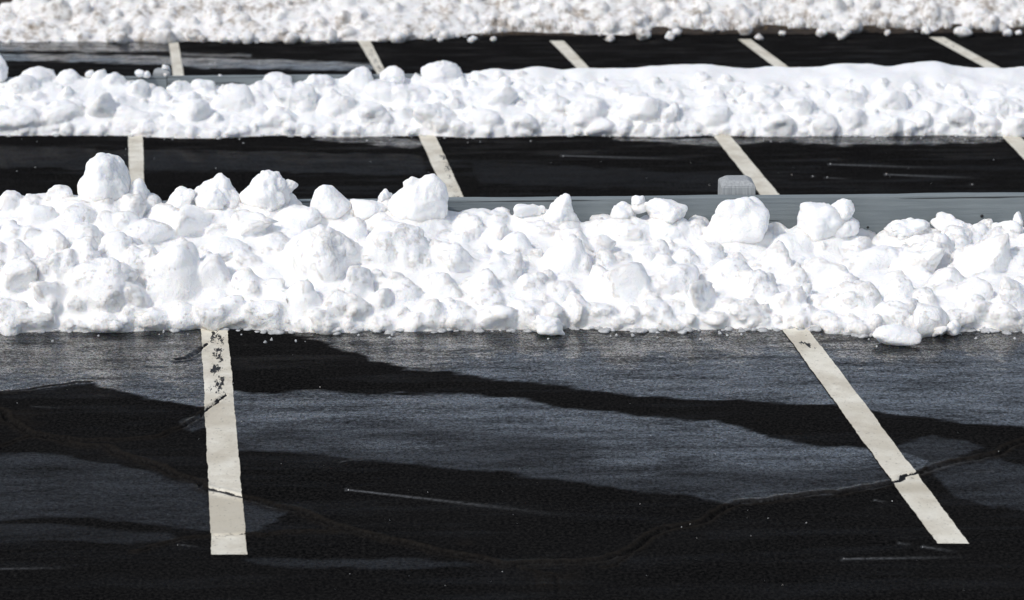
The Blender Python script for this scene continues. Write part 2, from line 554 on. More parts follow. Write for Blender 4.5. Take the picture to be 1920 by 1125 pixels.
build_lot('upper_parking_lot', Z1, axis(-14, -2.5, 2.75, 14, 0.0085, 0.6), axis(-6, 9.25, 12.55, 13.6, 0.0085, 0.35), WET1, TRAIL1, lot1_z, 4.0, 0)
build_lot('middle_parking_lot', Z2, axis(-20, -4.6, 5.6, 20, 0.02, 0.8), axis(14.6, 22.0, 25.0, 26.1, 0.016, 0.4), WET2, TRAIL2, None, 3.0, 20)
build_lot('lower_parking_lot', Z3, axis(-28, -7.2, 8.6, 28, 0.035, 1.0), axis(27.3, 34.5, 39.2, 40.5, 0.025, 0.5), WET3, TRAIL3, None, 2.0, 40)

# ---- banks of earth between the levels, and the land around
def strip_mesh(name, prof, xs, amp, m, seed):
    """earth bank running along x with profile prof = [(y, z)...]"""
    prof = np.array(prof, float)
    L = np.r_[0, np.cumsum(np.hypot(*(prof[1:] - prof[:-1]).T))]
    s = np.linspace(0, L[-1], max(24, int(L[-1] / 0.12)))
    y, z = np.interp(s, L, prof[:, 0]), np.interp(s, L, prof[:, 1])
    X, Yg = np.meshgrid(xs, y)
    Zg = np.repeat(z[:, None], len(xs), 1)
    fade = np.sin(np.linspace(0, np.pi, len(s)))[:, None] ** 0.6
    Zg = Zg + amp * fade * n2(X, Yg, 1.7, 4, seed)
    me = mesh_from(name, np.stack([X.ravel(), Yg.ravel(), Zg.ravel()], 1), grid_faces(len(xs), len(s)))
    return tag(link(name, me, m), kind='structure')
xs_b = np.arange(-28, 28.1, 0.2)
strip_mesh('grassy_embankment_upper', [(13.55, -0.02), (13.9, -0.12), (14.75, Z2 + 0.02), (14.9, Z2 - 0.1)], xs_b, 0.04, M_GROUND, 4)
strip_mesh('grassy_embankment_lower', [(26.05, Z2 - 0.02), (26.4, Z2 - 0.12), (27.45, Z3 + 0.02), (27.6, Z3 - 0.1)], xs_b, 0.04, M_GROUND, 5)
me = mesh_from('ground', np.array([(-600, -300, -4.6), (600, -300, -4.6), (600, 1500, -4.6), (-600, 1500, -4.6)], float), np.array([[0, 1, 2, 3]]))
tag(link('ground', me, M_GROUND), kind='structure')

# ------------------------------------------------------------------ painted lines
def paint_line(edges_top, edges_bot, z, label, group, wear=(), grime=(), zf=None, step=0.012, seed=0):
    """edges: ((xl, y), (xr, y)) in the photograph at the far and the near end of the line"""
    a = on_z(*np.array(edges_top, float).T, z)
    b = on_z(*np.array(edges_bot, float).T, z)
    wid = np.linalg.norm(b[1] - b[0])
    n = max(8, int(np.linalg.norm(b[0] - a[0]) / step))
    m = max(7, int(wid / step))
    t = np.linspace(0, 1, n)[:, None, None]
    left = a[0] + (b[0] - a[0]) * t[:, 0]
    right = a[1] + (b[1] - a[1]) * t[:, 0]
    yl = left[:, 1]
    left[:, 0] += 0.0030 * n2(yl, yl * 0, 8.0, 3, seed) + 0.0015 * n2(yl, yl * 0, 45.0, 2, seed + 3)
    right[:, 0] += 0.0030 * n2(yl, yl * 0, 8.0, 3, seed + 5) + 0.0015 * n2(yl, yl * 0, 45.0, 2, seed + 8)
    s = np.linspace(0, 1, m)[None, :, None]
    G = left[:, None, :] * (1 - s) + right[:, None, :] * s
    P = G.reshape(-1, 3).copy()
    across = np.tile(np.linspace(0, 1, m), n)
    if zf: P[:, 2] = zf(P[:, 0], P[:, 1])
    P[:, 2] += 0.004
    px, py, _ = project(P)
    w = np.full(len(P), 0.0)
    for (y0, y1, amt, c, cw) in wear:
        f = sstep(y0 - 6, y0 + 6, py) * (1 - sstep(y1 - 6, y1 + 6, py)) * np.exp(-((across - c) / cw) ** 2)
        w = np.maximum(w, amt * f)
    if zf:
        cd = crack_field(P[:, 0], P[:, 1])
        w = np.maximum(w, 1.0 * np.exp(-(cd / 0.012) ** 2))
    g = 0.25 * np.clip(n2(P[:, 0], P[:, 1], 2.2, 3, seed + 20) + 0.2, 0, 1)
    for (y0, y1, amt) in grime:
        g = np.maximum(g, amt * sstep(y0 - 8, y0 + 8, py) * (1 - sstep(y1 - 8, y1 + 8, py)))
    o0 = P[(n - 1) * m + m // 2].copy()
    me = mesh_from('parking_line', P - o0, grid_faces(m, n))
    attr(me, 'wear', w)
    attr(me, 'grime', np.clip(g, 0, 1))
    o = link('parking_line', me, M_PAINT, None, o0)
    return tag(o, label, 'parking line', group)

G1, G2, G3 = 'parking lines in front of the near snow bank', 'parking lines between the two guard rails', 'parking lines of the farthest parking row'
def ext(p, q, y):   # extend an edge (p far, q near) to another image row
    k = (q[0] - p[0]) / (q[1] - p[1])
    return (p[0] + k * (y - p[1]), y)
def line_from(p_l, p_r, q_l, q_r, ytop, ybot, *args, **kw):
    return paint_line((ext(p_l, q_l, ytop), ext(p_r, q_r, ytop)), (ext(p_l, q_l, ybot), ext(p_r, q_r, ybot)), *args, **kw)

line_from((377, 620), (427, 620), (397, 1042), (464, 1042), 520, 1042, Z1, 'cream parking line with flaked paint, nearest line on the left', G1,
          wear=[(628, 742, 0.51, 0.52, 0.50), (560, 640, 0.46, 0.6, 0.4), (1004, 1009, 0.36, 0.5, 1.5), (740, 762, 0.40, 0.25, 0.3)], grime=[(775, 800, 0.5), (930, 1003, 0.75), (735, 775, 0.35)], zf=lot1_z, step=0.0075, seed=1)
line_from((1469, 622), (1519, 622), (1757, 1021), (1817, 1020), 520, 1021, Z1, 'cream parking line slanting down to the right below the near snow bank', G1,
          wear=[(560, 632, 0.40, 0.55, 0.4), (638, 656, 0.46, 0.6, 0.35), (704, 710, 0.36, 0.5, 1.0), (748, 756, 0.37, 0.5, 1.0)], grime=[(752, 850, 0.4), (905, 925, 0.8)], zf=lot1_z, step=0.0075, seed=2)
R2 = [((240, 258), (268, 258), (243, 340), (270, 340), 'straight cream parking line at the left, behind the egg-shaped snow ball', [(300, 308, 0.35, 0.5, 1.0)]),
      ((786, 258), (818, 258), (838, 372), (870, 372), 'cream parking line with flaked right edge between the near and middle banks', [(285, 345, 0.44, 0.8, 0.35), (335, 395, 0.36, 0.6, 0.5)]),
      ((1338, 256), (1370, 256), (1427, 368), (1463, 368), 'clean cream parking line running down behind the timber post', []),
      ((1884, 262), (1918, 262), (1990, 372), (2024, 372), 'short end of parking line at the right picture edge', [])]
for i, (a, b, c, d, lab, wr) in enumerate(R2):
    line_from(a, b, c, d, 225, 455, Z2, lab, G2, wear=wr, seed=30 + i)
R3 = [((316, 78), (334, 78), (324, 138), (344, 138), 'far parking line crossing the wet asphalt at the left', []),
      ((671, 77), (694, 77), (705, 135), (723, 135), 'far parking line with speckled dark wear, second from the left', [(82, 140, 0.42, 0.6, 0.5)]),
      ((1031, 77), (1056, 76), (1083, 130), (1107, 130), 'far parking line, middle one of the five farthest lines', []),
      ((1384, 74), (1406, 73), (1452, 126), (1478, 126), 'far parking line, fourth from the left beyond the smooth snow', []),
      ((1742, 70), (1768, 69), (1832, 119), (1860, 119), 'far parking line at the far right with faint dark flecks', [(76, 100, 0.36, 0.6, 0.5)])]
for i, (a, b, c, d, lab, wr) in enumerate(R3):
    line_from(a, b, c, d, a[1], 190, Z3, lab, G3, wear=wr, seed=50 + i)

# ------------------------------------------------------------------ timber guard rails
def timber_box(name, size, m, parent, loc, bevel=0.006, sub=0, seed=0, split_x=0):
    """a sawn board: bevelled, slightly bowed and rough-edged"""
    sx, sy, sz = size
    nx = max(2, int(sx / 0.05)) if split_x else 2
    bm = bmesh.new()
    bmesh.ops.create_cube(bm, size=1.0)
    for v in bm.verts: v.co = Vector((v.co.x * sx, v.co.y * sy, v.co.z * sz))
    bmesh.ops.bevel(bm, geom=list(bm.edges), offset=bevel, segments=2, affect='EDGES', profile=0.6)
    if split_x:
        for k in range(1, nx):
            x = -sx / 2 + sx * k / nx
            bmesh.ops.bisect_plane(bm, geom=list(bm.verts) + list(bm.edges) + list(bm.faces), plane_co=(x, 0, 0), plane_no=(1, 0, 0))
        co = np.array([v.co[:] for v in bm.verts])
        dz = 0.0022 * n2(co[:, 0] + seed, co[:, 2], 3.0, 4, seed)
        dy = 0.0030 * n2(co[:, 0] + seed, co[:, 2] * 0, 1.2, 3, seed + 4)
        for v, a, b in zip(bm.verts, dz, dy):
            v.co.z += a
            v.co.y += b
    me = bpy.data.meshes.new(name)
    bm.to_mesh(me)
    bm.free()
    o = link(name, me, m, parent, loc)
    return o

def post_mesh(w, h):
    """square post with its top edges chamfered all round"""
    bm = bmesh.new()
    c = w * 0.20
    ch = w * 0.15
    rings = [(w / 2, 0), (w / 2, h - ch), (w / 2 - c, h)]
    vs = [[bm.verts.new((sx * r, sy * r, z)) for sx, sy in ((-1, -1), (1, -1), (1, 1), (-1, 1))] for r, z in rings]
    for a, b in zip(vs[:-1], vs[1:]):
        for k in range(4):
            bm.faces.new((a[k], a[(k + 1) % 4], b[(k + 1) % 4], b[k]))
    bm.faces.new(vs[-1])
    bm.faces.new(list(reversed(vs[0])))
    bmesh.ops.bevel(bm, geom=list(bm.edges), offset=0.004, segments=2, affect='EDGES')
    me = bpy.data.meshes.new('post')
    bm.to_mesh(me)
    bm.free()
    me.materials.append(M_POST)
    return me

def dome_mesh(r, d):
    bm = bmesh.new()
    bmesh.ops.create_uvsphere(bm, u_segments=12, v_segments=8, radius=r)
    for v in bm.verts: v.co.y *= d / r
    me = bpy.data.meshes.new('bolt_head')
    bm.to_mesh(me)
    bm.free()
    me.materials.append(M_DARK)
    return me
BOLT = dome_mesh(0.008, 0.005)

def guard_rail(yface, top_z, base_z, joints, posts, bolts, label, pw=0.165, bh=0.235, bt=0.05, post_up=0.1, sink={}):
    root = empty('guard_rail', (0, yface, base_z))
    tag(root, label, 'guard rail', 'timber guard rails')
    for i, (x0, x1) in enumerate(zip(joints[:-1], joints[1:])):
        timber_box('rail_board', (x1 - x0 - 0.006, bt, bh), M_RAIL, root, ((x0 + x1) / 2, bt / 2, top_z - base_z - bh / 2), 0.005, seed=i + 1, split_x=1)
    pm = post_mesh(pw, top_z - base_z + post_up + 0.3)
    for x in posts:
        link('post', pm, None, root, (x, bt + pw / 2 + 0.003, -0.3 - sink.get(round(x, 3), 0)))
    for px, py in bolts:
        p = on_y(float(px), float(py), yface)
        link('bolt', BOLT, None, root, (p[0], -0.0005, p[2] - base_z))
    return root
p_top = on_y(1380.0, 370.0, YR1)
TOP1 = float(p_top[2])
post1 = float(on_y(1381.5, 360.0, YR1 + 0.13)[0])
up1 = float(on_y(1381.0, 333.5, YR1 + 0.13)[2]) - TOP1
guard_rail(YR1, TOP1, Z1, [post1 - 7.4, post1 - 3.7, post1 + 0.0 - 0.02 + 3.68, post1 + 7.4], [post1 - 7.38, post1 - 3.69, post1, post1 + 3.66, post1 + 7.36],
           [(1627, 426), (1841, 405)], 'grey painted timber rail half buried in the near snow bank', post_up=up1)
q = on_y(313.0, 144.0, YR2)
TOP2 = float(q[2])
post2 = float(on_y(304.0, 140.0, YR2 + 0.13)[0])
up2 = float(on_y(304.0, 129.0, YR2 + 0.13)[2]) - TOP2
guard_rail(YR2, TOP2, Z2, [q[0] - 7.4, q[0] - 3.7, float(q[0]), q[0] + 3.7, q[0] + 7.4], [post2 - 3.7, post2, post2 + 3.7, post2 + 7.4],
           [], 'grey timber rail and stubby post buried in the middle snow bank', pw=0.155, post_up=up2, sink={round(post2 + 3.7, 3): 0.09, round(post2 + 7.4, 3): 0.05})

# ------------------------------------------------------------------ snow chunks
def ico(sub):
    bm = bmesh.new()
    bmesh.ops.create_icosphere(bm, subdivisions=sub, radius=1.0)
    bm.verts.ensure_lookup_table()
    V = np.array([v.co[:] for v in bm.verts])
    Fi = np.array([[v.index for v in f.verts] for f in bm.faces])
    bm.free()
    return V, Fi
ICO = {s: ico(s) for s in (1, 2, 3, 4, 5)}

KINDS = {  # planes, p, lobes, low noise, mid noise, fine noise, taper, lean
    'ball':  (15, 5.0, 1, 0.07, 0.03, 0.008, 0.0, 0.0),
    'block': (8, 11.0, 0, 0.07, 0.03, 0.010, 0.0, 0.0),
    'rough': (18, 5.0, 9, 0.12, 0.085, 0.028, 0.0, 0.0),
    'peak':  (16, 5.0, 2, 0.08, 0.04, 0.010, 0.34, 0.14),
    'plate': (7, 12.0, 0, 0.06, 0.04, 0.015, 0.0, 0.0),
    'lump':  (11, 7.0, 3, 0.12, 0.05, 0.010, 0.0, 0.0),
    'egg':   (20, 3.5, 0, 0.05, 0.025, 0.006, 0.10, 0.04),
    'twin':  (18, 4.0, 0, 0.06, 0.035, 0.008, 0.16, 0.03),
    'wedge': (12, 7.0, 0, 0.06, 0.03, 0.010, 0.42, 0.42),
    'cone':  (16, 4.5, 8, 0.10, 0.08, 0.026, 0.22, 0.03),
    'boss':  (12, 6.5, 0, 0.05, 0.035, 0.010, 0.0, -0.04),
}
LOBES = {'twin': [((-0.30, 0, 0.80), 0.28), ((0.42, 0, 0.88), 0.24)], 'boss': [((-0.38, -0.2, 0.60), 0.36), ((0.12, -0.2, 0.55), 0.46), ((0.42, -0.2, 0.20), 0.55), ((-0.70, -0.3, -0.45), 0.42)]}
def chunk_shape(kind, seed, sub):
    """unit-sized lump of snow: rounded polyhedron + fused lobes + weathering"""
    r_ = np.random.default_rng(seed * 7919 + 13)
    D, Fi = ICO[sub]
    npl, p, lobes, a1, a2, a3, taper, lean = KINDS[kind]
    k = np.arange(npl) + 0.5                                   # evenly spread facets, jittered
    ph, th = np.arccos(1 - 2 * k / npl), math.pi * (1 + 5 ** 0.5) * k
    N = np.stack([np.cos(th) * np.sin(ph), np.sin(th) * np.sin(ph), np.cos(ph)], 1) + r_.normal(scale=0.28, size=(npl, 3))
    N /= np.linalg.norm(N, axis=1)[:, None]
    Q, _ = np.linalg.qr(r_.normal(size=(3, 3)))
    N = N @ Q
    H = r_.uniform(0.78, 1.12, len(N))
    q = np.maximum(D @ N.T / H, 0)
    r = (q ** p).sum(1) ** (-1 / p)
    r = r / r.mean()
    lb = [(np.array(c), R) for c, R in LOBES.get(kind, [])]
    for _ in range(lobes):
        c = r_.normal(size=3); c /= np.linalg.norm(c)
        R = r_.uniform(0.28, 0.55)
        lb.append((c * r_.uniform(0.95, 1.2) * (1 - 0.55 * R), R))
    for c, R in lb:
        b = D @ c
        disc = b * b - (c @ c - R * R)
        soft = np.sqrt(np.maximum(disc, 0) + 1e-4)
        rl = np.where((disc > 0) & (b > 0), b + soft, 0)
        r = np.where(rl > 0, smax(r, rl, 0.22), r)
    P = D * r[:, None]
    off = r_.uniform(-50, 50, 3)
    r2 = 1 + a1 * fbm(P * 1.4 + off, 2, seed) + a2 * fbm(P * 3.2 + off, 3, seed + 5, 0.42) + a3 * fbm(P * 10 + off, 2, seed + 9)
    P = P * r2[:, None]
    if taper:
        z = np.clip(P[:, 2], -0.6, 1.2)
        kk = 1 - taper * z
        P[:, 0] = P[:, 0] * kk + lean * np.clip(P[:, 2], 0, 2)
        P[:, 1] *= kk
    ext = (P.max(0) - P.min(0)) / 2
    P = (P - (P.max(0) + P.min(0)) / 2) / ext
    return P, Fi

def billow(P, f, seed):
    return np.abs(vnoise(P * f, seed)) * 2 - 0.5

def weather(P, Nrm, k=1.0, seed=500, amp=1.0):
    """rounded sub-lumps with narrow creases, at three sizes, in metres"""
    soft = sstep(-0.35, 0.45, vnoise(P * (4.5 / k) + 7.7, seed + 9))        # melted smooth here, crumbly there
    d = 0.0068 * billow(P, 9.0 / k, seed) + (0.0015 + 0.0050 * soft) * billow(P + 3.3, 21.0 / k, seed + 1) + (0.0008 + 0.0028 * soft) * billow(P + 9.1, 47.0 / k, seed + 2)
    return P + Nrm * (d * k * amp)[:, None]

def vert_normals(P, Fi):
    n = np.zeros_like(P)
    a, b, c = P[Fi[:, 0]], P[Fi[:, 1]], P[Fi[:, 2]]
    fn = np.cross(b - a, c - a)
    for k in range(Fi.shape[1]):
        for ax in range(3):
            n[:, ax] += np.bincount(Fi[:, k], fn[:, ax], len(P))
    return n / (np.linalg.norm(n, axis=1)[:, None] + 1e-12)

def voxel_fuse(parts, voxel, smooth_it):
    """one skin round all the parts, its creases filled in"""
    VV, FF, nv = [], [], 0
    for V, Fi in parts:
        if Fi.shape[1] == 4: Fi = np.r_[Fi[:, [0, 1, 2]], Fi[:, [0, 2, 3]]]
        VV.append(V); FF.append(Fi + nv); nv += len(V)
    me = mesh_from('fuse', np.concatenate(VV), np.concatenate(FF))
    o = bpy.data.objects.new('fuse', me)
    C.objects.link(o)
    r = o.modifiers.new('r', 'REMESH'); r.mode = 'VOXEL'; r.voxel_size = voxel
    if smooth_it:
        q = o.modifiers.new('s', 'SMOOTH'); q.factor = 0.5; q.iterations = smooth_it
    ev = o.evaluated_get(bpy.context.evaluated_depsgraph_get())
    em = ev.to_mesh()
    V = np.empty(len(em.vertices) * 3, np.float32); em.vertices.foreach_get('co', V)
    Fi = np.empty(len(em.loops), np.int32); em.loops.foreach_get('vertex_index', Fi)
    V = V.reshape(-1, 3).astype(float); Fi = Fi.reshape(-1, 4)
    ev.to_mesh_clear()
    C.objects.unlink(o); bpy.data.objects.remove(o); bpy.data.meshes.remove(me)
    return V, Fi

def unique_chunk(kind, seed, half, tilt, sub, m, world=None, k=1.0, amp=1.0):
    P, Fi = chunk_shape(kind, seed, sub)
    if world is not None:
        R = np.array(Matrix.Rotation(math.radians(tilt), 3, 'Y'))
        P = (P * np.array(half)) @ R.T
        W = P + np.asarray(world)
        W = weather(W, vert_normals(W, Fi), k, 500, amp)
        me = mesh_from('snow_chunk', W - np.asarray(world), Fi)
        me.materials.append(m)
        return me, (P + np.asarray(world), Fi)
    R = np.array(Matrix.Rotation(math.radians(tilt), 3, 'Y'))
    P = (P * np.array(half)) @ R.T
    me = mesh_from('snow_chunk', P, Fi)
    me.materials.append(m)
    return me

# ------------------------------------------------------------------ snow banks
class Bank:
    """a ridge of ploughed snow running along x, between a front edge and a crest at y = yc"""
    def __init__(self, z, front_px, crest_px, yc, power=0.62, wob=0.05, amp=0.03, nsc=7.0, seed=0, back=1.1, lo=None, hi=None):
        f = on_z(*np.array(front_px, float).T, z)
        c = on_y(*np.array(crest_px, float).T, yc)
        self.z, self.yc, self.f, self.c = z, yc, f, c
        self.power, self.wob, self.amp, self.nsc, self.seed, self.back = power, wob, amp, nsc, seed, back
    def base(self, x, y):
        yf = np.interp(x, self.f[:, 0], self.f[:, 1])
        hc = np.interp(x, self.c[:, 0], self.c[:, 2]) - self.z
        t = (y - yf) / (self.yc - yf)
        h = hc * np.clip(t, 0, 1) ** self.power
        h = np.where(t > 1, hc - (y - self.yc) * self.back - 2.0 * np.maximum(y - self.yc - 0.15, 0) ** 2, h)
        h = np.where(t < 0, t * 0.8, h)
        return self.z + h
    def hit(self, px, py):
        d = ray(float(px), float(py))
        yf = self.f[:, 1].min() - 0.3
        ts = np.arange(yf, self.yc + 0.02, 0.004) / d[1]
        P = CAMP + ts[:, None] * d
        under = P[:, 2] < self.base(P[:, 0], P[:, 1])
        if under.any():
            return P[np.argmax(under)], d
        return None, d

def place(bank, px, py, w, h, embed=0.25, yplane=None):
    P, d = bank.hit(px, py)
    if P is None or yplane is not None:
        P = on_y(float(px), float(py), bank.yc - 0.10 if yplane is None else yplane)
    zc = (P - CAMP) @ FWD
    s = zc / F_PX
    a, c = w / 2 * s, h / 2 * s
    ctr = P + d / np.linalg.norm(d) * embed * min(a, c) if yplane is None else P
    return ctr, a, c

def ellipsoid(ctr, half):
    V, Fi = ICO[3]
    return V * np.array(half) + np.asarray(ctr), Fi

def build_fused_bank(bank, listed, foot, fill_n, fill_px, m, label, region, zone, seed, voxel, k, xr, smooth_it=5, coarse=0.04, foot_px=(30, 60), foot_y=600, perched=(), slush_n=420, slush_px=14, foot_j=0.12, amp=1.0):
    r_ = np.random.default_rng(seed + 100)
    origin = np.array([0.0, float(bank.f[:, 1].mean()), bank.z])
    root = empty('snow_bank', origin)
    tag(root, label, 'snow bank', 'ploughed snow banks between parking rows')
    parts, placed = [], []
    for P, a, b, c in perched:      # snow packed round the foot of every perched chunk
        parts.append(ellipsoid(P - np.array([0, 0, 0.95 * c]), (a * 1.2, b * 1.25, c * 0.8)))
    x0, x1, ytop, ybot = region
    def add(kind, half, ctr, tilt, sub, sd):
        me, raw = unique_chunk(kind, sd, half, tilt, sub, m, ctr, k, amp)
        link('snow_chunk', me, None, root, ctr - origin)
        parts.append(raw)
    for i, (px, py, w, h, kind, tilt) in enumerate(listed):
        ctr, a, c = place(bank, px, py, w, h, 0.12)
        b = (a * c) ** 0.5 * r_.uniform(0.85, 1.1) * (0.5 if kind == 'plate' else 1)
        add(kind, (a * 1.05, b, c * 1.05), ctr, tilt, 4 if w * h > 3600 * k ** 0.5 else 3, seed * 1000 + i)
        placed.append((px, py, (w + h) / 4))
    # the row of lumps along the foot
    px, n = x0, 0
    while px < x1:
        d = r_.uniform(*foot_px)
        px += d * r_.uniform(0.45, 0.8)
        g = on_z(float(px), float(np.interp(px, *foot_y)) + r_.uniform(-foot_j, foot_j * 0.6) * d, bank.z)
        s_ = ((g - CAMP) @ FWD) / F_PX
        a, c = d / 2 * s_ * r_.uniform(0.85, 1.2), d / 2 * s_ * r_.uniform(0.65, 1.1)
        ctr = np.array([g[0], g[1] + a * 0.85, bank.z + c * 0.72])
        add(['lump', 'ball', 'block', 'rough'][n % 4], (a, a, c), ctr, r_.uniform(-30, 30), 3, seed * 1000 + 300 + n)
        placed.append((px, float(np.interp(px, *foot_y)) - d * 0.35, d * 0.4)); n += 1
        px += d * 0.15
    cnt = tries = 0
    fill_n = min(fill_n, 298 - len(placed))
    kinds = ['lump', 'block', 'rough', 'lump', 'rough', 'block', 'peak']
    while cnt < fill_n and tries < 60000:
        tries += 1
        px = r_.uniform(x0, x1)
        py = r_.uniform(np.interp(px, *ytop), np.interp(px, *ybot))
        u = cnt / fill_n
        if zone is not None and zone(px, py) > r_.uniform(): continue
        d = (fill_px[1] * (1 - u) ** 1.4 + fill_px[0] * (1 - (1 - u) ** 1.4)) * r_.uniform(0.85, 1.15)
        ok = all((px - qx) ** 2 + ((py - qy) * 1.1) ** 2 > (0.66 * (d / 2 + qr)) ** 2 for qx, qy, qr in placed)
        if not ok and tries % 60: continue
        ctr, a, c = place(bank, px, py, d, d, embed=r_.uniform(0.1, 0.55))
        hv = a * r_.uniform(0.8, 1.3, 3)
        add(kinds[cnt % 7], hv, ctr, r_.uniform(-45, 45), 4 if d > 62 else 3, seed * 1000 + 500 + cnt)
        placed.append((px, py, d / 2)); cnt += 1
    # the body of the ridge as a closed block, then one skin round it and all the chunks
    gx = np.arange(xr[0], xr[1], coarse); yf = bank.f[:, 1].min() - 0.1
    gy = np.arange(yf, bank.yc + 0.62, coarse * 0.75)
    X, Y = np.meshgrid(gx, gy)
    H = bank.base(X, Y) - 0.012 * k
    t = (Y - np.interp(X, bank.f[:, 0], bank.f[:, 1])) / 0.4
    ft = sstep(-0.05, 0.4, t)
    if zone is not None:
        pg, qg, _ = project(np.stack([X.ravel(), Y.ravel(), H.ravel()], 1))
        sm = 1 - np.clip(zone(pg, qg), 0, 1).reshape(X.shape)
    else: sm = 1.0
    H = H + bank.amp * n2(X, Y, bank.nsc, 3, bank.seed) * ft * (0.25 + 0.75 * sm) + 0.012 * k * (1 - sm) + 0.035 * (1 - sm) * n2(X, Y, 2.3, 2, bank.seed + 77)
    H = np.maximum(H, bank.z - 0.06)
    nx, ny = len(gx), len(gy)
    top = np.stack([X.ravel(), Y.ravel(), H.ravel()], 1)
    bot = top.copy(); bot[:, 2] = bank.z - 0.16
    Q = grid_faces(nx, ny)
    idx = np.arange(nx * ny).reshape(ny, nx)
    ring = np.r_[idx[0, :], idx[1:, -1], idx[-1, -2::-1], idx[-2:0:-1, 0]]
    nxt = np.roll(ring, -1)
    side = np.stack([ring, ring + nx * ny, nxt + nx * ny, nxt], 1)
    parts.append((np.r_[top, bot], np.r_[Q, Q[:, ::-1] + nx * ny, side]))
    V, Fq = voxel_fuse(parts, voxel, smooth_it)
    Fq = Fq[~(V[Fq][:, :, 2] < bank.z - 0.035).all(1)]
    Nv = vert_normals(V, Fq)
    W = weather(V + Nv * (0.0025 if bank.z > -1 else 0.007) * k, Nv, k, 500, amp)
    if zone is not None:
        pg, qg, _ = project(V)
        zz = np.clip(zone(pg, qg), 0, 1)[:, None] * 0.8
        W = V * zz + W * (1 - zz)
    used = np.unique(Fq)
    remap = np.full(len(V), -1); remap[used] = np.arange(len(used))
    link('packed_snow', mesh_from('packed_snow', W[used] - origin, remap[Fq]), m, root)
    shapes = [chunk_shape('lump' if i % 2 else 'block', 900 + i + seed * 10, 2) for i in range(8)]
    VV, FF, nv = [], [], 0
    for i in range(slush_n // 6):       # stray bits in front of the foot
        px = r_.uniform(x0, x1)
        d = slush_px * r_.uniform(0.15, 0.55)
        g = on_z(float(px), float(np.interp(px, *foot_y)) + slush_px * 1.6 * r_.uniform() ** 1.6, bank.z)
        s_ = d / 2 * ((g - CAMP) @ FWD) / F_PX
        S, Fi = shapes[i % 8]
        VV.append(S * s_ * r_.uniform(0.6, 1.2, 3) + g + [0, 0, 0.4 * s_] - origin)
        FF.append(Fi + nv); nv += len(S)
    for i in range(slush_n):        # grey water-logged fringe where the snow melts onto the asphalt
        px = r_.uniform(x0, x1)
        d = slush_px * r_.uniform(0.4, 1.5)
        g = on_z(float(px), float(np.interp(px, *foot_y)) + slush_px * r_.uniform(-0.9, 0.25), bank.z)
        s_ = d / 2 * ((g - CAMP) @ FWD) / F_PX
        S, Fi = shapes[i % 8]
        an = r_.uniform(0, 6.28); ca, sa = math.cos(an), math.sin(an)
        R = np.array([[ca, -sa, 0], [sa, ca, 0], [0, 0, 1]])
        VV.append((S * s_ * [1.3, 1.1, 0.5]) @ R.T + g + [0, 0, 0.12 * s_] - origin)
        FF.append(Fi + nv); nv += len(S)
    o = link('slush_fringe', mesh_from('slush_fringe', np.concatenate(VV), np.concatenate(FF)), M_ICE, root)
    o['kind'] = 'stuff'
    return root

